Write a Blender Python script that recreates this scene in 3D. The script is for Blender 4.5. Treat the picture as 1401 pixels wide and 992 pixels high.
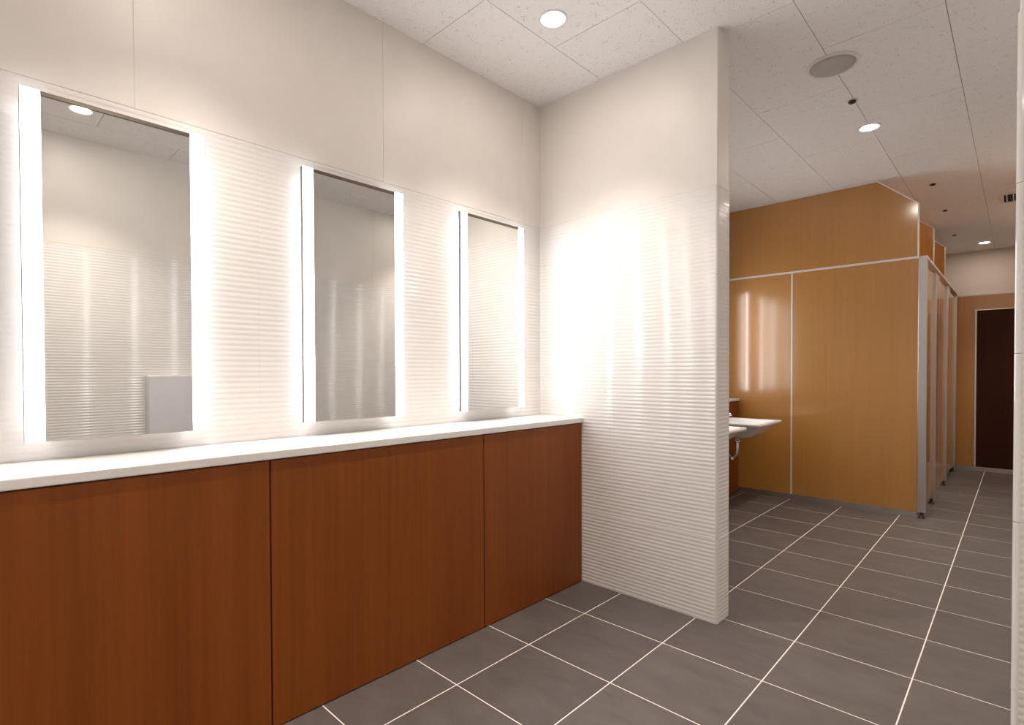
import bpy, bmesh, math, random
from mathutils import Matrix, Vector

random.seed(4)
for o in list(bpy.data.objects):
    bpy.data.objects.remove(o, do_unlink=True)
scene = bpy.context.scene
C = scene.collection

# ------------------------------------------------------------------ camera
FW = Vector((-0.695220, 0.718651, -0.014507))
RT = Vector((0.718757, 0.695253, -0.003455))
UP = Vector((-0.007603, 0.012830, 0.999889))
F_PX, CX_PX, CY_PX, CAM_H = 727.93, 691.21, 520.01, 1.1480
cam_data = bpy.data.cameras.new('camera')
cam_data.sensor_width = 36.0
cam_data.lens = 36.0 * F_PX / 1401.0
cam_data.shift_x = (700.5 - CX_PX) / 1401.0
cam_data.shift_y = (CY_PX - 496.0) / 1401.0
cam_data.clip_start = 0.02
cam = bpy.data.objects.new('camera', cam_data)
C.objects.link(cam)
m = Matrix.Identity(4)
for k in range(3):
    m[k][0], m[k][1], m[k][2] = RT[k], UP[k], -FW[k]
m[0][3], m[1][3], m[2][3] = 0.0, 0.0, CAM_H
cam.matrix_world = m
scene.camera = cam

# ------------------------------------------------------------------ world, exposure, lamp levels
world = bpy.data.worlds.new('world')
scene.world = world
world.use_nodes = True
world.node_tree.nodes['Background'].inputs[0].default_value = (0.9, 0.92, 1.0, 1)
world.node_tree.nodes['Background'].inputs[1].default_value = 0.02
vs = scene.view_settings
vs.view_transform = 'Standard'
vs.look = 'None'
vs.gamma = 1.0
vs.use_curve_mapping = False
vs.exposure = 0.43
STRIP_L = 11.8        # frosted mirror strips
BACK_L = 3.6        # lamps behind the mirror edges
DOWN_L = 110.0        # lens of the recessed downlights
DOWN_W = 60.0       # their beam

# ------------------------------------------------------------------ dimensions (metres)
XW = -2.022          # face of the left wall
XR = 0.51            # face of the right wall
YB = -1.3            # wall behind the camera
YP0, YP1 = 2.384, 2.523   # tiled partition, front and back faces
XPE = -0.976         # free end of the partition
YS0, YS1 = 1.735, 1.87    # wall stub on the right
XSE = -0.010
YST = 5.21           # first stall panel
YEND = 8.13          # wooden end wall
YFAR = 9.17          # cream wall behind it
ZC = 2.69            # ceiling
ZT = 1.987           # top of the ribbed tiles
XC = -1.720          # cabinet fronts
ROWS = [0.0, 0.391, 0.790, 1.189, 1.588, ZT]

# ------------------------------------------------------------------ materials
def newmat(name):
    mt = bpy.data.materials.new(name)
    mt.use_nodes = True
    nt = mt.node_tree
    b = nt.nodes['Principled BSDF']
    return mt, nt, b

def plain(name, col, rough=0.5, metal=0.0, coat=0.0):
    mt, nt, b = newmat(name)
    b.inputs['Base Color'].default_value = (*col, 1)
    b.inputs['Roughness'].default_value = rough
    b.inputs['Metallic'].default_value = metal
    b.inputs['Coat Weight'].default_value = coat
    # slight grain so that no surface is perfectly even
    tc = nt.nodes.new('ShaderNodeTexCoord')
    nz = nt.nodes.new('ShaderNodeTexNoise')
    nz.inputs['Scale'].default_value = 9.0
    nz.inputs['Detail'].default_value = 3.0
    nt.links.new(tc.outputs['Object'], nz.inputs['Vector'])
    mx = nt.nodes.new('ShaderNodeMix')
    mx.data_type = 'RGBA'
    mx.inputs[6].default_value = (*[c * 0.97 for c in col], 1)
    mx.inputs[7].default_value = (*[min(1, c * 1.03) for c in col], 1)
    nt.links.new(nz.outputs['Fac'], mx.inputs[0])
    nt.links.new(mx.outputs[2], b.inputs['Base Color'])
    return mt

def emit(name, col, strength):
    mt, nt, b = newmat(name)
    b.inputs['Base Color'].default_value = (0.9, 0.9, 0.9, 1)
    b.inputs['Roughness'].default_value = 0.5
    b.inputs['Emission Color'].default_value = (*col, 1)
    b.inputs['Emission Strength'].default_value = strength
    return mt

def wood(name, dark, mid, light, rough, scale, coat=0.0, coat_rough=0.2, spec=0.5):
    mt, nt, b = newmat(name)
    tc = nt.nodes.new('ShaderNodeTexCoord')
    oi = nt.nodes.new('ShaderNodeObjectInfo')
    add = nt.nodes.new('ShaderNodeVectorMath')
    add.operation = 'MULTIPLY_ADD'
    add.inputs[1].default_value = (7.0, 5.0, 3.0)
    comb = nt.nodes.new('ShaderNodeCombineXYZ')
    for k in range(3):
        nt.links.new(oi.outputs['Random'], comb.inputs[k])
    nt.links.new(comb.outputs[0], add.inputs[0])
    nt.links.new(tc.outputs['Object'], add.inputs[2])
    mp = nt.nodes.new('ShaderNodeMapping')
    mp.inputs['Scale'].default_value = (scale, scale, scale * 0.02)
    nt.links.new(add.outputs[0], mp.inputs['Vector'])
    n1 = nt.nodes.new('ShaderNodeTexNoise')
    n1.inputs['Scale'].default_value = 1.0
    n1.inputs['Detail'].default_value = 5.0
    n1.inputs['Roughness'].default_value = 0.6
    nt.links.new(mp.outputs[0], n1.inputs['Vector'])
    mp2 = nt.nodes.new('ShaderNodeMapping')
    mp2.inputs['Scale'].default_value = (scale * 0.16, scale * 0.16, scale * 0.012)
    nt.links.new(add.outputs[0], mp2.inputs['Vector'])
    n2 = nt.nodes.new('ShaderNodeTexNoise')
    n2.inputs['Scale'].default_value = 1.0
    n2.inputs['Detail'].default_value = 3.0
    nt.links.new(mp2.outputs[0], n2.inputs['Vector'])
    av = nt.nodes.new('ShaderNodeMix')
    av.data_type = 'FLOAT'
    av.inputs[0].default_value = 0.5
    nt.links.new(n1.outputs['Fac'], av.inputs[2])
    nt.links.new(n2.outputs['Fac'], av.inputs[3])
    cr = nt.nodes.new('ShaderNodeValToRGB')
    cr.color_ramp.elements[0].position = 0.30
    cr.color_ramp.elements[0].color = (*dark, 1)
    cr.color_ramp.elements[1].position = 0.70
    cr.color_ramp.elements[1].color = (*light, 1)
    e = cr.color_ramp.elements.new(0.5)
    e.color = (*mid, 1)
    nt.links.new(av.outputs[0], cr.inputs[0])
    nt.links.new(cr.outputs[0], b.inputs['Base Color'])
    b.inputs['Roughness'].default_value = rough
    b.inputs['Coat Weight'].default_value = coat
    b.inputs['Coat Roughness'].default_value = coat_rough
    b.inputs['Specular IOR Level'].default_value = spec
    bp = nt.nodes.new('ShaderNodeBump')
    bp.inputs['Strength'].default_value = 0.04
    bp.inputs['Distance'].default_value = 0.002
    nt.links.new(n1.outputs['Fac'], bp.inputs['Height'])
    nt.links.new(bp.outputs[0], b.inputs['Normal'])
    return mt

def slate(name):
    mt, nt, b = newmat(name)
    tc = nt.nodes.new('ShaderNodeTexCoord')
    oi = nt.nodes.new('ShaderNodeObjectInfo')
    comb = nt.nodes.new('ShaderNodeCombineXYZ')
    for k in range(3):
        nt.links.new(oi.outputs['Random'], comb.inputs[k])
    add = nt.nodes.new('ShaderNodeVectorMath')
    add.operation = 'MULTIPLY_ADD'
    add.inputs[1].default_value = (31.0, 17.0, 11.0)
    nt.links.new(comb.outputs[0], add.inputs[0])
    nt.links.new(tc.outputs['Object'], add.inputs[2])
    mp = nt.nodes.new('ShaderNodeMapping')
    mp.inputs['Scale'].default_value = (3.5, 6.5, 3.0)
    nt.links.new(add.outputs[0], mp.inputs['Vector'])
    n1 = nt.nodes.new('ShaderNodeTexNoise')
    n1.inputs['Scale'].default_value = 1.6
    n1.inputs['Detail'].default_value = 8.0
    n1.inputs['Roughness'].default_value = 0.62
    n1.inputs['Distortion'].default_value = 0.4
    nt.links.new(mp.outputs[0], n1.inputs['Vector'])
    cr = nt.nodes.new('ShaderNodeValToRGB')
    cr.color_ramp.elements[0].position = 0.25
    cr.color_ramp.elements[0].color = (0.086, 0.073, 0.068, 1)
    cr.color_ramp.elements[1].position = 0.75
    cr.color_ramp.elements[1].color = (0.134, 0.116, 0.108, 1)
    nt.links.new(n1.outputs['Fac'], cr.inputs[0])
    hs = nt.nodes.new('ShaderNodeHueSaturation')
    mr = nt.nodes.new('ShaderNodeMapRange')
    mr.inputs[3].default_value = 0.92
    mr.inputs[4].default_value = 1.07
    nt.links.new(oi.outputs['Random'], mr.inputs[0])
    nt.links.new(mr.outputs[0], hs.inputs['Value'])
    nt.links.new(cr.outputs[0], hs.inputs['Color'])
    nt.links.new(hs.outputs[0], b.inputs['Base Color'])
    b.inputs['Roughness'].default_value = 0.48
    bp = nt.nodes.new('ShaderNodeBump')
    bp.inputs['Strength'].default_value = 0.12
    bp.inputs['Distance'].default_value = 0.003
    nt.links.new(n1.outputs['Fac'], bp.inputs['Height'])
    nt.links.new(bp.outputs[0], b.inputs['Normal'])
    return mt

def acoustic(name):
    mt, nt, b = newmat(name)
    tc = nt.nodes.new('ShaderNodeTexCoord')
    geo = nt.nodes.new('ShaderNodeNewGeometry')
    v = nt.nodes.new('ShaderNodeTexVoronoi')
    v.inputs['Scale'].default_value = 105.0
    v.inputs['Randomness'].default_value = 1.0
    nt.links.new(geo.outputs['Position'], v.inputs['Vector'])
    nz = nt.nodes.new('ShaderNodeTexNoise')
    nz.inputs['Scale'].default_value = 26.0
    nz.inputs['Detail'].default_value = 4.0
    nt.links.new(geo.outputs['Position'], nz.inputs['Vector'])
    # pits: voronoi cells whose radius varies with the noise
    mu = nt.nodes.new('ShaderNodeMapRange')
    mu.inputs[1].default_value = 0.37
    mu.inputs[2].default_value = 0.72
    mu.inputs[3].default_value = 0.02
    mu.inputs[4].default_value = 0.34
    nt.links.new(nz.outputs['Fac'], mu.inputs[0])
    sub = nt.nodes.new('ShaderNodeMath')
    sub.operation = 'SUBTRACT'
    nt.links.new(v.outputs['Distance'], sub.inputs[0])
    nt.links.new(mu.outputs[0], sub.inputs[1])
    st = nt.nodes.new('ShaderNodeMapRange')
    st.inputs[1].default_value = -0.05
    st.inputs[2].default_value = 0.08
    nt.links.new(sub.outputs[0], st.inputs[0])
    mx = nt.nodes.new('ShaderNodeMix')
    mx.data_type = 'RGBA'
    mx.inputs[6].default_value = (0.58, 0.55, 0.52, 1)
    mx.inputs[7].default_value = (0.88, 0.86, 0.85, 1)
    nt.links.new(st.outputs[0], mx.inputs[0])
    nt.links.new(mx.outputs[2], b.inputs['Base Color'])
    b.inputs['Roughness'].default_value = 0.95
    bp = nt.nodes.new('ShaderNodeBump')
    bp.inputs['Strength'].default_value = 0.35
    bp.inputs['Distance'].default_value = 0.003
    nt.links.new(st.outputs[0], bp.inputs['Height'])
    nt.links.new(bp.outputs[0], b.inputs['Normal'])
    return mt

M = {}
M['tile'] = plain('white glazed tile', (0.80, 0.775, 0.755), 0.06)
M['tilegrout'] = plain('pale tile grout', (0.88, 0.86, 0.83), 0.8)
M['upper'] = plain('warm white wall panel', (0.80, 0.757, 0.715), 0.42)
M['cream'] = plain('cream wall paint', (0.78, 0.70, 0.62), 0.7)
M['ceil'] = acoustic('pitted acoustic board')
M['ceilgap'] = plain('ceiling joint', (0.32, 0.30, 0.28), 0.9)
M['slate'] = slate('grey stone floor tile')
M['grout'] = plain('pale floor grout', (0.86, 0.80, 0.74), 0.85)
M['darkwood'] = wood('reddish brown veneer', (0.195, 0.046, 0.005), (0.240, 0.061, 0.007), (0.285, 0.076, 0.010), 0.42, 60, 0.0, 0.2, 0.28)
M['edge'] = plain('dull grey mirror edge', (0.30, 0.30, 0.30), 0.5, 0.6)
M['honey'] = wood('honey veneer', (0.44, 0.196, 0.032), (0.475, 0.215, 0.037), (0.51, 0.234, 0.043), 0.5, 50, 1.0, 0.16, 0.3)
M['honey'].node_tree.nodes['Principled BSDF'].inputs['Coat IOR'].default_value = 1.85
M['carcass'] = plain('dark cabinet carcass', (0.02, 0.012, 0.008), 0.7)
M['stone'] = plain('white solid surface', (0.86, 0.84, 0.82), 0.25)
M['mirror'] = plain('silvered glass', (0.86, 0.87, 0.85), 0.012, 1.0)
M['steel'] = plain('satin aluminium', (0.62, 0.61, 0.60), 0.32, 1.0)
M['bronze'] = plain('grey mirror rail', (0.22, 0.19, 0.16), 0.3, 1.0)
M['trim'] = plain('pale aluminium trim', (0.78, 0.75, 0.71), 0.4, 0.3)
M['chrome'] = plain('chrome', (0.85, 0.85, 0.86), 0.08, 1.0)
M['ceramic'] = plain('white ceramic', (0.86, 0.86, 0.85), 0.12)
M['foot'] = plain('dark rubber foot', (0.035, 0.028, 0.024), 0.6)
M['doordark'] = wood('dark chocolate door', (0.034, 0.010, 0.006), (0.042, 0.012, 0.007), (0.052, 0.015, 0.009), 0.55, 40, 0.0, 0.2, 0.15)
M['grille'] = plain('grey speaker grille', (0.50, 0.475, 0.44), 0.75)
M['plasticwhite'] = plain('white plastic', (0.78, 0.77, 0.76), 0.4)
M['greybox'] = plain('pale grey plastic', (0.70, 0.68, 0.70), 0.45)
M['strip'] = emit('lit frosted glass', (0.985, 0.985, 1.0), STRIP_L)
M['back'] = emit('mirror back lamp', (0.985, 0.985, 1.0), BACK_L)
M['down'] = emit('downlight lens', (1.0, 0.89, 0.78), DOWN_L)
M['black'] = plain('dark opening', (0.012, 0.011, 0.010), 0.8)

# ------------------------------------------------------------------ helpers
def tag(o, label, cat, group=None):
    o['label'] = label
    o['category'] = cat
    if group:
        o['group'] = group
    return o

def link(name, mesh, mat, parent=None, loc=None):
    o = bpy.data.objects.new(name, mesh)
    C.objects.link(o)
    if mat is not None and not mesh.materials:
        mesh.materials.append(mat)
    if parent is not None:
        o.parent = parent
    if loc is not None:
        o.location = loc
    return o

def empty(name, loc, label, cat, group=None, rotz=0.0):
    o = bpy.data.objects.new(name, None)
    C.objects.link(o)
    o.empty_display_size = 0.1
    o.location = loc
    o.rotation_euler = (0, 0, rotz)
    return tag(o, label, cat, group)

def box_bm(bm, x0, x1, y0, y1, z0, z1):
    v = [bm.verts.new(c) for c in ((x0, y0, z0), (x1, y0, z0), (x1, y1, z0), (x0, y1, z0),
                                   (x0, y0, z1), (x1, y0, z1), (x1, y1, z1), (x0, y1, z1))]
    for f in ((0, 3, 2, 1), (4, 5, 6, 7), (0, 1, 5, 4), (1, 2, 6, 5), (2, 3, 7, 6), (3, 0, 4, 7)):
        bm.faces.new([v[i] for i in f])

def bm_mesh(name, bm, smooth=False):
    me = bpy.data.meshes.new(name)
    bmesh.ops.recalc_face_normals(bm, faces=bm.faces[:])
    bm.to_mesh(me)
    bm.free()
    if smooth:
        for p in me.polygons:
            p.use_smooth = True
    return me

def box(name, x, y, z, mat, parent=None, bevel=0.0, seg=1, smooth=False):
    """box given in the parent's frame (world when there is none)"""
    bm = bmesh.new()
    box_bm(bm, x[0], x[1], y[0], y[1], z[0], z[1])
    if bevel:
        bmesh.ops.bevel(bm, geom=bm.edges[:], offset=bevel, segments=seg, profile=0.5, affect='EDGES')
    me = bm_mesh(name, bm, smooth)
    return link(name, me, mat, parent)

def wbox(name, x, y, z, mat, kind='structure', bevel=0.0):
    o = box(name, x, y, z, mat, None, bevel)
    if kind:
        o['kind'] = kind
    return o

def lathe(name, prof, mat, parent=None, loc=None, n=28, smooth=True):
    bm = bmesh.new()
    rings = []
    for r, z in prof:
        if r < 1e-6:
            rings.append([bm.verts.new((0, 0, z))])
        else:
            rings.append([bm.verts.new((r * math.cos(2 * math.pi * i / n), r * math.sin(2 * math.pi * i / n), z)) for i in range(n)])
    for a, b in zip(rings, rings[1:]):
        for i in range(n):
            j = (i + 1) % n
            if len(a) == 1 and len(b) == 1:
                continue
            if len(a) == 1:
                bm.faces.new((a[0], b[i], b[j]))
            elif len(b) == 1:
                bm.faces.new((a[i], a[j], b[0]))
            else:
                bm.faces.new((a[i], a[j], b[j], b[i]))
    return link(name, bm_mesh(name, bm, smooth), mat, parent, loc)

def tube(name, pts, r, mat, parent=None, n=12):
    bm = bmesh.new()
    pts = [Vector(p) for p in pts]
    rings = []
    for i, p in enumerate(pts):
        d = (pts[min(i + 1, len(pts) - 1)] - pts[max(i - 1, 0)]).normalized()
        a = d.orthogonal().normalized() if i == 0 else (rings_a - d * rings_a.dot(d)).normalized()
        rings_a = a
        b = d.cross(a)
        rings.append([bm.verts.new(p + r * (math.cos(2 * math.pi * k / n) * a + math.sin(2 * math.pi * k / n) * b)) for k in range(n)])
    for a, b in zip(rings, rings[1:]):
        for k in range(n):
            bm.faces.new((a[k], a[(k + 1) % n], b[(k + 1) % n], b[k]))
    bm.faces.new(rings[0][::-1])
    bm.faces.new(rings[-1])
    return link(name, bm_mesh(name, bm, True), mat, parent)

def extrude_poly(name, pts, axis, a, b, mat, parent=None):
    """polygon in the two other axes (in xyz order), extruded along axis from a to b"""
    bm = bmesh.new()
    def mk(p, t):
        if axis == 'y':
            return (p[0], t, p[1])
        if axis == 'x':
            return (t, p[0], p[1])
        return (p[0], p[1], t)
    lo = [bm.verts.new(mk(p, a)) for p in pts]
    hi = [bm.verts.new(mk(p, b)) for p in pts]
    bm.faces.new(lo)
    bm.faces.new(hi[::-1])
    for i in range(len(pts)):
        j = (i + 1) % len(pts)
        bm.faces.new((lo[i], lo[j], hi[j], hi[i]))
    return link(name, bm_mesh(name, bm), mat, parent)

def copy_tree(o, parent=None):
    c = o.copy()
    C.objects.link(c)
    c.parent = parent
    for ch in list(o.children):
        copy_tree(ch, c)
    return c

# ------------------------------------------------------------------ ribbed wall tiles
RIB_CACHE = {}
RIB_P = 0.0190
TT = 0.009
GD = 0.0030   # depth of the grout bed behind the tile face
def rib_mesh(w, h, z_off):
    key = (round(w, 3), round(h, 3), round(z_off % RIB_P, 3))
    if key in RIB_CACHE:
        return RIB_CACHE[key]
    g = 0.0001
    n = max(2, round((h) / RIB_P))
    seg = 6
    zs, ds = [], []
    zs.append(g); ds.append(TT - 0.00116)
    for i in range(n):
        for s in range(seg):
            t = (s + 0.5) / seg
            zs.append(g + (h - 2 * g) * (i + t) / n)
            ds.append(TT - 0.0019 + 0.0019 * math.sin(math.pi * t) ** 0.7)
    zs.append(h - g); ds.append(TT - 0.00116)
    vs_, fs = [], []
    for z, d in zip(zs, ds):
        vs_.append((g, -d, z)); vs_.append((w - g, -d, z))
    k = len(zs)
    for i in range(k - 1):
        fs.append((2 * i, 2 * i + 1, 2 * i + 3, 2 * i + 2))
    nf = len(fs)
    # side faces on vertices of their own, so that the face normals stay clean
    front = vs_[:]
    base = len(vs_)
    vs_ += [(g, 0, g), (w - g, 0, g), (w - g, 0, h - g), (g, 0, h - g)]
    o1 = len(vs_)
    vs_ += front
    fs.append((base, base + 1, o1 + 1, o1))
    fs.append((base + 2, base + 3, o1 + 2 * k - 2, o1 + 2 * k - 1))
    fs.append(tuple([base] + [o1 + 2 * i for i in range(k)] + [base + 3]))
    fs.append(tuple([base + 2] + [o1 + 2 * i + 1 for i in range(k - 1, -1, -1)] + [base + 1]))
    me = bpy.data.meshes.new('wall_tile')
    me.from_pydata(vs_, [], fs)
    me.update()
    for i, p in enumerate(me.polygons):
        p.use_smooth = i < nf
    me.materials.append(M['tile'])
    RIB_CACHE[key] = me
    return me

def tile_wall(parent, facing, plane, us, zs):
    """rows of ribbed tiles; plane is where the tile backs stand minus the tile thickness (the visible face)"""
    for u0, u1 in zip(us, us[1:]):
        for z0, z1 in zip(zs, zs[1:]):
            me = rib_mesh(u1 - u0, z1 - z0, 0)
            o = bpy.data.objects.new('wall_tile', me)
            C.objects.link(o)
            o.parent = parent
            if facing == '-y':
                o.location = (u0, plane + TT, z0)
            elif facing == '+y':
                o.location = (u1, plane - TT, z0)
                o.rotation_euler = (0, 0, math.pi)
            elif facing == '+x':
                o.location = (plane - TT, u0, z0)
                o.rotation_euler = (0, 0, math.pi / 2)
            else:
                o.location = (plane + TT, u1, z0)
                o.rotation_euler = (0, 0, -math.pi / 2)

# ================================================================== SETTING
# floor
floor = wbox('floor', (XW - 0.15, XR + 0.15), (YB - 0.1, YFAR + 0.1), (-0.08, -0.0007), M['grout'])
TG = 0.0023
tile_cache = {}
gx = [-1.880 + 0.4 * i for i in range(7)]
gy = [1.268 + 0.4 * j for j in range(-7, 21)]
xs = [XW - 0.009] + [x for x in gx if XW + 0.05 < x < XR - 0.02] + [XR + 0.009]
ys = [YB - 0.009] + [y for y in gy if YB + 0.05 < y < YFAR - 0.05] + [YFAR]
for a, b in zip(xs, xs[1:]):
    for c, d in zip(ys, ys[1:]):
        key = (round(b - a, 3), round(d - c, 3))
        if key not in tile_cache:
            bm = bmesh.new()
            w, l = key
            t = 0.0005
            lo = [bm.verts.new(p) for p in ((TG, TG, -0.006), (w - TG, TG, -0.006), (w - TG, l - TG, -0.006), (TG, l - TG, -0.006))]
            md = [bm.verts.new(p) for p in ((TG, TG, -t), (w - TG, TG, -t), (w - TG, l - TG, -t), (TG, l - TG, -t))]
            hi = [bm.verts.new(p) for p in ((TG + t, TG + t, 0), (w - TG - t, TG + t, 0), (w - TG - t, l - TG - t, 0), (TG + t, l - TG - t, 0))]
            bm.faces.new(hi)
            for A, B in ((lo, md), (md, hi)):
                for i in range(4):
                    bm.faces.new((A[i], A[(i + 1) % 4], B[(i + 1) % 4], B[i]))
            tile_cache[key] = bm_mesh('floor_tile', bm)
            tile_cache[key].materials.append(M['slate'])
        o = bpy.data.objects.new('floor_tile', tile_cache[key])
        C.objects.link(o)
        o.parent = floor
        o.location = (a, c, 0)

# ceiling: 455 x 910 boards, staggered
ceiling = wbox('ceiling', (XW - 0.15, XR + 0.15), (YB - 0.1, YFAR + 0.1), (ZC + 0.006, ZC + 0.09), M['ceilgap'])
cxs = [-2.055 + 0.455 * i for i in range(7)]
ceil_cache = {}
CG = 0.0014
for i, (a, b) in enumerate(zip(cxs, cxs[1:])):
    a2, b2 = max(a, XW - 0.02), min(b, XR + 0.02)
    off = 1.545 if i % 2 == 0 else 2.0
    y = off - 0.91 * 5
    while y < YFAR:
        c, d = max(y, YB - 0.02), min(y + 0.91, YFAR + 0.02)
        y += 0.91
        if d - c < 0.03:
            continue
        key = (round(b2 - a2, 3), round(d - c, 3))
        if key not in ceil_cache:
            bm = bmesh.new()
            box_bm(bm, CG, key[0] - CG, CG, key[1] - CG, 0, 0.012)
            ceil_cache[key] = bm_mesh('ceiling_panel', bm)
            ceil_cache[key].materials.append(M['ceil'])
        o = bpy.data.objects.new('ceiling_panel', ceil_cache[key])
        C.objects.link(o)
        o.parent = ceiling
        o.location = (a2, c, ZC)

# left wall of the near room: ribbed tiles above the ledge, smooth panels over them
wl = wbox('wall_left', (XW - 0.13, XW - GD), (YB, YFAR), (0, ZC), M['tilegrout'])
tile_wall(wl, '+x', XW, [YB, -0.816, -0.016, 0.784, 1.584, YP0], [0.900, 1.189, 1.588, ZT])
tile_wall(wl, '+x', XW, [YP1, 3.323, 4.123, 4.923, YST - 0.002], [0.900, 1.189, 1.588, ZT])
def upper_panels_x(parent, plane, sgn, js):
    for a, b in zip(js, js[1:]):
        x = (plane - sgn * TT, plane - sgn * 0.0012)
        box('wall_panel', (min(x), max(x)), (a + 0.0009, b - 0.0009), (ZT + 0.0015, ZC), M['upper'], parent, 0.0012)
upper_panels_x(wl, XW, 1, [YB, -0.515, 0.405, 1.324, 2.244, YP0 + 0.004])
upper_panels_x(wl, XW, 1, [YP1, 3.164, 4.084, 5.004, YST])

# right wall, seen in the mirrors
wr = wbox('wall_right', (XR + GD, XR + 0.13), (YB, YFAR), (0, ZC), M['tilegrout'])
tile_wall(wr, '-x', XR, [YB, -0.98, -0.18, 0.62, 1.42, YS0], ROWS)
tile_wall(wr, '-x', XR, [YS1, 2.67, 3.47, 4.27, 5.07], ROWS)
upper_panels_x(wr, XR, -1, [YB, -0.78, 0.14, 1.06, YS0 + 0.004])
upper_panels_x(wr, XR, -1, [YS1, 2.79, 3.71, 4.63, 5.07])
box('wall_panel', (XR, XR + TT), (5.075, YFAR - 0.01), (0, ZC), M['cream'], wr)

# wall behind the camera
wb = wbox('wall_back', (XW - 0.13, XR + 0.13), (YB - 0.1, YB - 0.001), (0, ZC), M['upper'])

# tiled partition between the mirror room and the wash room
def stub_wall(name, x0, x1, y0, y1, end, joints):
    """free-standing tiled wall; end = 'right' when its free end is at x1, 'left' when at x0"""
    bx0, bx1 = (x0 + (0.006 if end == 'left' else 0), x1 - (0.006 if end == 'right' else 0))
    w = wbox(name, (bx0, bx1), (y0 + 0.006, y1 - 0.006), (0, ZC), M['tilegrout'])
    cr = 0.013
    tx0, tx1 = (x0 + (cr if end == 'left' else 0), x1 - (cr if end == 'right' else 0))
    us = [tx0] + [j for j in joints if tx0 + 0.05 < j < tx1 - 0.05] + [tx1]
    tile_wall(w, '-y', y0, us, ROWS)
    tile_wall(w, '+y', y1, us, ROWS)
    if end == 'right':
        tile_wall(w, '+x', x1, [y0 + cr, y1 - cr], ROWS)
    else:
        tile_wall(w, '-x', x0, [y0 + cr, y1 - cr], ROWS)
    zj = ROWS[1]
    box('grout_joint', (tx0, tx1), (y0 - 0.0003, y0 + 0.006), (zj - 0.0015, zj + 0.0015), M['tilegrout'], w)
    ex = (x1 - 0.006, x1 + 0.0003) if end == 'right' else (x0 - 0.0003, x0 + 0.006)
    box('grout_joint', ex, (y0 + cr, y1 - cr), (zj - 0.0015, zj + 0.0015), M['tilegrout'], w)
    # rounded corner beads up the two edges of the free end
    for yy, sy in ((y0, 1), (y1, -1)):
        xx, sx = (x1, -1) if end == 'right' else (x0, 1)
        cx_, cy_ = xx + sx * cr, yy + sy * cr
        pts = [(cx_, cy_)]
        for k in range(7):
            t = math.pi / 2 * k / 6
            pts.append((cx_ - sx * cr * math.cos(t), cy_ - sy * cr * math.sin(t)))
        for za, zb in zip(ROWS, ROWS[1:]):
            extrude_poly('corner_bead', pts, 'z', za + 0.0008, zb - 0.0008, M['tile'], w)
    # smooth upper panels, a little behind the tile face
    r = 0.004
    z = (ZT + 0.0015, ZC)
    px0, px1 = (x0 + (r + 0.006 if end == 'left' else 0), x1 - (r + 0.006 if end == 'right' else 0))
    box('wall_panel', (px0, px1), (y0 + r, y0 + TT), z, M['upper'], w)
    box('wall_panel', (px0, px1), (y1 - TT, y1 - r), z, M['upper'], w)
    ex = (x1 - TT, x1 - r) if end == 'right' else (x0 + r, x0 + TT)
    box('end_panel', ex, (y0 + r + 0.006, y1 - r - 0.006), z, M['upper'], w)
    for yy, sy in ((y0 + r, 1), (y1 - r, -1)):
        xx, sx = (x1 - r, -1) if end == 'right' else (x0 + r, 1)
        c2 = 0.006
        pts = [(xx + sx * c2, yy + sy * c2)]
        for k in range(6):
            t = math.pi / 2 * k / 5
            pts.append((xx + sx * c2 - sx * c2 * math.cos(t), yy + sy * c2 - sy * c2 * math.sin(t)))
        extrude_poly('corner_bead', pts, 'z', z[0], z[1], M['upper'], w)
    return w
stub_wall('wall_partition', XW - TT, XPE, YP0, YP1, 'right', [-1.530])
stub_wall('wall_stub', XSE, XR + TT, YS0, YS1, 'left', [])

# far end: cream wall, and the honey-coloured panel wall with a dark door in front of it
wbox('wall_far', (XW - 0.13, XR + 0.13), (YFAR, YFAR + 0.1), (0, ZC), M['cream'])
we = wbox('wall_end', (XW, -0.375), (YEND + 0.012, YEND + 0.05), (0.045, 2.005), M['honey'])
box('wall_panel', (-0.375, XR), (YEND + 0.012, YEND + 0.05), (1.845, 2.005), M['honey'], we)
box('cap_rail', (XW, XR), (YEND + 0.004, YEND + 0.056), (2.005, 2.022), M['trim'], we)
box('base_strip', (XW, XR), (YEND + 0.016, YEND + 0.046), (0.0, 0.045), M['steel'], we)
door = box('door_1', (-0.358, XR - 0.02), (YEND + 0.016, YEND + 0.05), (0.046, 1.838), M['doordark'], None, 0.002)
door['kind'] = 'structure'
box('door_jamb', (-0.374, -0.360), (YEND + 0.002, YEND + 0.052), (0.046, 1.845), M['trim'], door)

# ================================================================== MIRROR ROOM
# cabinet units with full-height veneer fronts
def cabinet(y0, y1, label):
    r = empty('vanity_cabinet', (XC, (y0 + y1) / 2, 0), label, 'cabinet', 'veneered cabinets under the ledge')
    h = (y1 - y0) / 2
    box('carcass', (XW + 0.002 - XC, -0.02), (-h + 0.0005, h - 0.0005), (0.0, 0.870), M['carcass'], r)
    box('front_panel', (-0.019, 0), (-h + 0.0025, h - 0.0025), (0.004, 0.868), M['darkwood'], r, 0.001)
    return r
cabinet(-0.247, 0.696, 'reddish brown veneered cabinet front at left edge of photo, under the nearest mirror')
cabinet(0.696, 1.639, 'reddish brown veneered cabinet front in the middle, between two dark vertical joints')
cabinet(1.639, YP0 - 0.006, 'narrowest reddish brown veneered cabinet front, against the ribbed partition')

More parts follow.
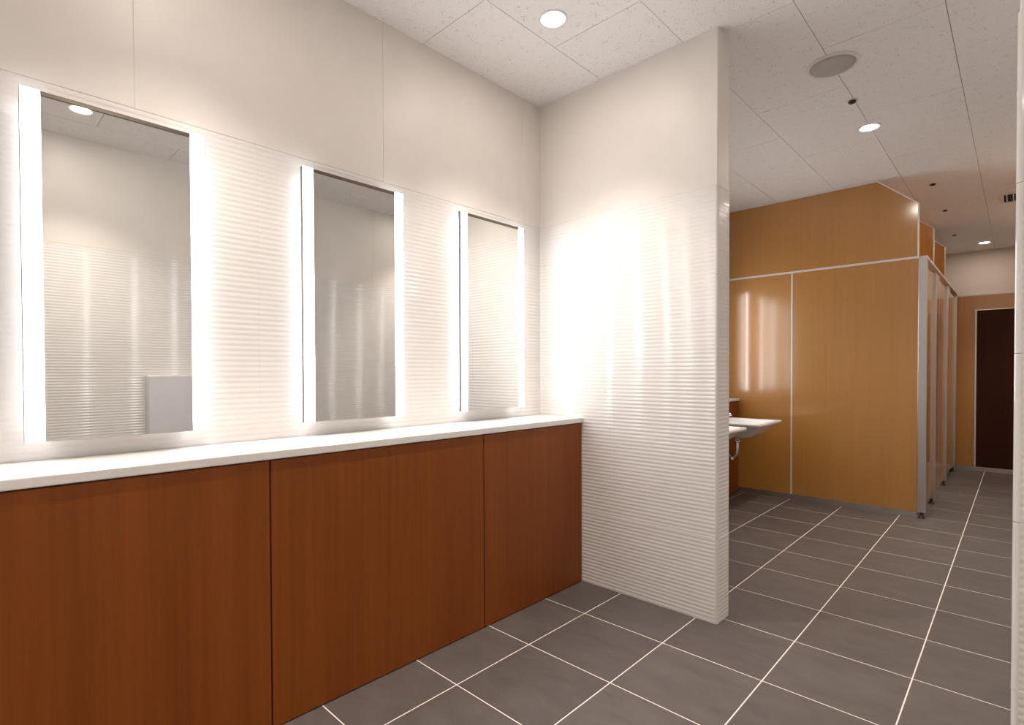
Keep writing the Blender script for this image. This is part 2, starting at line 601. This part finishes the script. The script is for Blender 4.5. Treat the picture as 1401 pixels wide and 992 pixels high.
# long white ledge
bm = bmesh.new()
box_bm(bm, XW + 0.001, XC + 0.006, -0.60, YP0 - 0.001, 0.8715, 0.900)
ed = [e for e in bm.edges if all(abs(v.co.x - (XC + 0.006)) < 1e-5 for v in e.verts) and abs(e.verts[0].co.z - e.verts[1].co.z) < 1e-5]
bmesh.ops.bevel(bm, geom=ed, offset=0.004, segments=3, profile=0.5, affect='EDGES')
tag(link('ledge_counter', bm_mesh('ledge_counter', bm), M['stone']), 'long white solid-surface ledge on top of the brown cabinets under three mirrors', 'ledge')

# mirrors with lit frosted side strips
MW, MS, MZ0, MH = 0.1865, 0.042, 0.957, 0.980
MT = 0.055
def mirror(y, label, group):
    r = empty('lit_mirror', (XW, y, MZ0), label, 'mirror', group)
    box('housing', (0.0005, MT - 0.006), (-MW + 0.012, MW - 0.012), (0.012, MH - 0.016), M['steel'], r)
    box('mirror_glass', (MT - 0.0055, MT), (-MW, MW), (0.0, MH - 0.014), M['mirror'], r, 0.0006)
    box('top_rail', (MT - 0.012, MT + 0.002), (-MW, MW), (MH - 0.0135, MH - 0.001), M['bronze'], r, 0.001)
    for s in (-1, 1):
        a, b = sorted((s * (MW + 0.0004), s * (MW + MS)))
        box('light_strip', (MT - 0.0055, MT), (a, b), (0.0, MH), M['strip'], r)
        box('strip_backing', (MT - 0.009, MT - 0.006), (a, b), (0.0, MH), M['edge'], r)  # opaque plate added to keep the strip's rear light off the wall
        a, b = sorted((s * (MW + MS + 0.0004), s * (MW + MS + 0.002)))
        box('edge_trim', (MT - 0.016, MT), (a, b), (0.0, MH), M['edge'], r)
        a, b = sorted((s * (MW - 0.0115), s * (MW + 0.012)))
        box('back_lamp', (0.010, MT - 0.014), (a, b), (0.02, MH - 0.02), M['back'], r)
    return r
mirror(0.3605, 'largest lit mirror, nearest the camera, reflecting a downlight and a pale wall box', 'lit mirrors above the long ledge')
mirror(1.1575, 'middle of the three lit mirrors above the long white ledge', 'lit mirrors above the long ledge')
mirror(1.9545, 'smallest-looking lit mirror, beside the corner with the ribbed partition', 'lit mirrors above the long ledge')

# pale box on the opposite wall, seen in the nearest mirror
r = empty('wall_box', (XR, 1.23, 0.50), 'pale rounded box hung on the opposite ribbed wall, reflected in the nearest mirror', 'wall box')
box('box_body', (-0.075, -0.0005), (-0.30, 0.30), (0.0, 0.637), M['greybox'], r, 0.016, 3, False)
box('front_cover', (-0.090, -0.0755), (-0.296, 0.296), (0.004, 0.633), M['greybox'], r, 0.007, 3, False)

# ================================================================== CEILING FITTINGS
def downlight(x, y, label):
    r = empty('downlight', (x, y, ZC), label, 'downlight', 'recessed ceiling downlights')
    lathe('trim_ring', [(0.046, 0.0), (0.046, -0.003), (0.060, -0.005), (0.063, -0.003), (0.063, 0.0)], M['plasticwhite'], r)
    ld = bpy.data.lights.new('downlight_beam', 'SPOT')
    ld.energy = DOWN_W
    ld.color = (1.0, 0.885, 0.78)
    ld.spot_size = math.radians(95)
    ld.spot_blend = 1.0
    ld.shadow_soft_size = 0.010
    lo = bpy.data.objects.new('downlight_beam', ld)
    C.objects.link(lo)
    lo.parent = r
    lo.location = (0, 0, -0.0135)
    lathe('lens', [(0.0, -0.0022), (0.040, -0.0022), (0.0455, -0.001), (0.0455, -0.0002)], M['down'], r)
    return r
downlight(-1.476, 1.834, 'round lit downlight in the ceiling over the mirror room, top centre')
downlight(0.016, 0.530, 'round lit downlight visible as a reflection in the nearest mirror')
downlight(-0.697, 4.040, 'round lit downlight beside the ceiling speaker, above the wash room')
downlight(-0.319, 8.640, 'small distant lit downlight above the dark door at the far end')
downlight(-1.476, 0.530, 'added unseen fill downlight above the cabinets near the camera, out of view overhead')  # unseen lamp added to lift the lower parts of the mirror room
downlight(-0.700, -0.700, 'added unseen fill downlight in the ceiling behind the camera')  # added out of view as extra fill for the mirror room
downlight(0.065, 3.200, 'downlight over the passage just behind the right wall edge')
downlight(0.250, 5.400, 'nearer added fill downlight over the stall corridor, hidden behind the right wall edge')  # added lamp, out of sight, to brighten the far corridor
downlight(0.250, 7.150, 'farther added fill downlight over the stall corridor, hidden behind the right wall edge')  # second added corridor lamp, for more light on the end wall
downlight(-1.250, 5.720, 'added fill downlight inside the nearest stall, hidden by its tall honey-coloured panel')  # added unseen lamp to brighten the ceiling beyond the stall panel
downlight(-1.250, 6.720, 'added fill downlight inside the second stall, hidden by the stall panels')  # another added lamp, lighting the upper dividers and ceiling from inside

r = empty('ceiling_speaker', (-0.690, 3.090, ZC), 'large round grey ceiling speaker with pale rim', 'speaker')
lathe('rim', [(0.100, 0.0), (0.100, -0.006), (0.106, -0.010), (0.114, -0.008), (0.117, 0.0)], M['plasticwhite'], r, None, 40)
lathe('grille', [(0.0, -0.0085), (0.06, -0.0082), (0.0995, -0.0065), (0.0995, -0.001)], M['grille'], r, None, 40)

def sprinkler(x, y, s, label):
    r = empty('sprinkler_head', (x, y, ZC), label, 'sprinkler', 'small dark fittings in the ceiling')
    lathe('cover_ring', [(0.0, -0.001), (0.030 * s, -0.0015), (0.036 * s, -0.0005), (0.036 * s, 0.0)], M['plasticwhite'], r, None, 20)
    lathe('nozzle', [(0.022 * s, -0.0012), (0.026 * s, -0.010 * s), (0.020 * s, -0.018 * s), (0.0, -0.022 * s)], M['foot'], r, None, 16)
sprinkler(-0.699, 3.576, 0.8, 'small dark sprinkler head between the ceiling speaker and the wash room downlight')
sprinkler(-0.529, 5.623, 0.8, 'small dark sprinkler head nearest the sloped corner of the tall stall panel')
sprinkler(-0.528, 6.623, 0.7, 'middle one of the small dark ceiling fittings in the stall corridor')
sprinkler(-0.545, 7.900, 0.7, 'most distant small dark ceiling fitting, left of the far downlight')

r = empty('air_vent', (0.03, 6.55, ZC), 'slotted dark ceiling air vent cut off by the right wall edge', 'vent')
for nm, x, y in (('frame', (-0.165, -0.145), (-0.165, 0.165)), ('frame', (0.145, 0.165), (-0.165, 0.165)),
                 ('frame', (-0.145, 0.145), (-0.165, -0.145)), ('frame', (-0.145, 0.145), (0.145, 0.165))):
    box(nm, x, y, (-0.008, 0.0), M['plasticwhite'], r)
box('duct_opening', (-0.145, 0.145), (-0.145, 0.145), (-0.0015, -0.0002), M['black'], r)
for k in range(7):
    x = -0.125 + k * 0.0417
    box('slat', (x - 0.003, x + 0.003), (-0.145, 0.145), (-0.008, -0.002), M['plasticwhite'], r)

# ================================================================== WASH ROOM
r = empty('basin_apron', (XW, 3.86, 0), 'dark brown apron with narrow white shelf behind the wash basins', 'apron')
L = (YST - YP1) / 2 - 0.006
box('apron_panel', (0.001, 0.092), (-L, L), (0.004, 0.868), M['darkwood'], r, 0.001)
box('shelf_top', (0.001, 0.104), (-L, L), (0.869, 0.892), M['stone'], r, 0.003)

def rrect(cx_, cy_, hx, hy, rad, n=6):
    pts = []
    for qx, qy, t0 in ((1, 1, 0), (-1, 1, 90), (-1, -1, 180), (1, -1, 270)):
        for k in range(n + 1):
            t = math.radians(t0 + 90 * k / n)
            pts.append((cx_ + qx * (hx - rad) + rad * math.cos(t), cy_ + qy * (hy - rad) + rad * math.sin(t)))
    return pts

def basin(y, label):
    xb = XW + 0.0925
    r = empty('wash_basin', (xb, y, 0.598), label, 'basin', 'wall-hung wash basins')
    rings = [(0.19, 0.12, 0.10, 0.06, 0.00), (0.205, 0.155, 0.15, 0.07, 0.015), (0.225, 0.205, 0.215, 0.07, 0.075),
             (0.240, 0.235, 0.262, 0.05, 0.112), (0.2425, 0.2425, 0.272, 0.03, 0.118), (0.2425, 0.2425, 0.274, 0.03, 0.134),
             (0.2425, 0.240, 0.271, 0.03, 0.137), (0.262, 0.195, 0.238, 0.06, 0.135), (0.262, 0.185, 0.228, 0.07, 0.120),
             (0.262, 0.14, 0.18, 0.08, 0.045), (0.262, 0.09, 0.11, 0.06, 0.030)]
    bm = bmesh.new()
    R = []
    for cx_, hx, hy, rad, z in rings:
        R.append([bm.verts.new((x, yy, z)) for x, yy in rrect(cx_ + 0.001, 0, hx, hy, rad)])
    n = len(R[0])
    for a, b in zip(R, R[1:]):
        for i in range(n):
            bm.faces.new((a[i], a[(i + 1) % n], b[(i + 1) % n], b[i]))
    bm.faces.new(R[0][::-1])
    bm.faces.new(R[-1])
    bowl = link('bowl', bm_mesh('bowl', bm, True), M['ceramic'], r)
    lathe('drain', [(0.0, 0.0325), (0.020, 0.0325), (0.024, 0.031), (0.024, 0.0305)], M['chrome'], bowl, (0.262, 0, 0), 16)
    f = box('faucet', (0.022, 0.062), (-0.022, 0.022), (0.136, 0.215), M['chrome'], r, 0.008, 3)
    tube('spout', [(0.05, 0, 0.20), (0.09, 0, 0.202), (0.13, 0, 0.196), (0.150, 0, 0.186), (0.156, 0, 0.172)], 0.012, M['chrome'], f)
    # tailpipe and trap
    t = tube('drain_trap', [(0.21, 0, 0.002), (0.21, 0, -0.06), (0.21, 0, -0.12), (0.205, 0, -0.15), (0.185, 0, -0.172), (0.16, 0, -0.178),
                            (0.135, 0, -0.172), (0.118, 0, -0.15), (0.112, 0, -0.12), (0.105, 0, -0.10), (0.085, 0, -0.09), (0.0015, 0, -0.09)], 0.017, M['chrome'], r)
    lathe('coupling', [(0.018, -0.01), (0.027, -0.008), (0.027, 0.012), (0.018, 0.014)], M['chrome'], t, (0.21, 0, -0.045), 16)
    lathe('coupling', [(0.0, -0.03), (0.020, -0.028), (0.022, -0.004), (0.017, 0.0)], M['chrome'], t, (0.165, 0, -0.178), 16)
    return r
basin(4.600, 'white wall-hung wash basin nearest the honey-coloured stall panel')
basin(3.800, 'white wall-hung wash basin mostly hidden by the ribbed partition')

for yy, txt in ((4.700, 'lit mirror over the basins nearest the stall panel, glowing on its wood'),
                (3.903, 'lit mirror over the basins, second from the stall panel, behind the partition')):
    mirror(yy, txt, 'lit mirrors above the wash basins')

# ================================================================== TOILET STALLS
TH = 0.036
def divider(r, y, first):
    """wood divider with chamfered upper extension; local frame of r (its origin on the floor at the front post)"""
    xj = -1.470
    x0, x1 = XW + (0.094 if first else 0.002), -0.572
    if first:
        x0 = XW + 0.001
    ox = r.location.x
    f = lambda a: a - ox
    pan = []
    pan.append(box('lower_panel', (f(x0), f(xj - 0.007)), (y, y + TH), (0.045, 2.022), M['honey'], r))
    pan.append(box('lower_panel', (f(xj + 0.007), f(x1)), (y, y + TH), (0.045, 2.022), M['honey'], r))
    box('joint_strip', (f(xj - 0.0065), f(xj + 0.0065)), (y - 0.003, y + TH + 0.003), (0.045, 2.022), M['trim'], r)
    box('rail', (f(x0), f(x1)), (y - 0.004, y + TH + 0.004), (2.0225, 2.040), M['trim'], r)
    box('base_strip', (f(x0), f(x1)), (y + 0.003, y + TH - 0.003), (0.0, 0.0445), M['steel'], r)
    zc = 2.450
    xc = -0.845
    t = 0.007
    extrude_poly('upper_panel', [(f(x0), 2.0405), (f(x1 - t), 2.0405), (f(x1 - t), zc - 0.003), (f(xc), ZC - 0.013), (f(x0), ZC - 0.013)], 'y', y, y + TH, M['honey'], r)
    # aluminium edging on the front edge, the slope and the ceiling line
    box('edge_trim', (f(x1 - t), f(x1)), (y - 0.003, y + TH + 0.003), (2.0405, zc), M['trim'], r)
    extrude_poly('edge_trim', [(f(x1), zc), (f(x1 - t), zc - 0.003), (f(xc), ZC - 0.013), (f(xc) + 0.004, ZC - 0.003)], 'y', y - 0.003, y + TH + 0.003, M['trim'], r)
    box('ceiling_channel', (f(x0), f(xc) + 0.004), (y - 0.006, y + TH + 0.006), (ZC - 0.0128, ZC - 0.0005), M['trim'], r)

def post(r, y, z1=2.022):
    p = box('post', (-0.030, 0.026), (y, y + 0.040), (0.045, z1), M['steel'], r, 0.004, 2)
    lathe('adjustable_foot', [(0.020, 0.0005), (0.020, 0.012), (0.012, 0.014), (0.012, 0.045)], M['foot'], p, (0, y + 0.02, 0), 14)
    return p

def stall(y0, y1, first, label):
    r = empty('toilet_stall', (-0.542, y0, 0), label, 'toilet stall', 'row of honey-coloured toilet stalls')
    d = y1 - y0
    divider(r, 0.0, first)
    if first:
        post(r, -0.004)
    yd = 0.625
    # door leaf, set back a little between the posts
    dr = box('door', (-0.024, 0.006), (0.040, yd - 0.004), (0.075, 1.975), M['honey'], r, 0.002)
    box('door_edging', (0.0065, 0.010), (0.041, 0.050), (0.075, 1.975), M['trim'], dr)
    post(r, yd, 1.985)
    # fixed front panel between the second post and the next divider
    box('front_panel', (-0.018, 0.014), (yd + 0.0405, d - 0.0055), (0.075, 2.0), M['honey'], r, 0.002)
    box('top_rail', (-0.024, 0.020), (0.037, d - 0.005), (2.0225, 2.044), M['trim'], r)
    return r
stall(YST, 6.220, True, 'nearest toilet stall, its wide honey-coloured side panel facing the camera')
stall(6.220, 7.230, False, 'second toilet stall in the corridor, between the first and the last')
stall(7.230, YEND + 0.010, False, 'last toilet stall in the row, next to the wooden end wall')
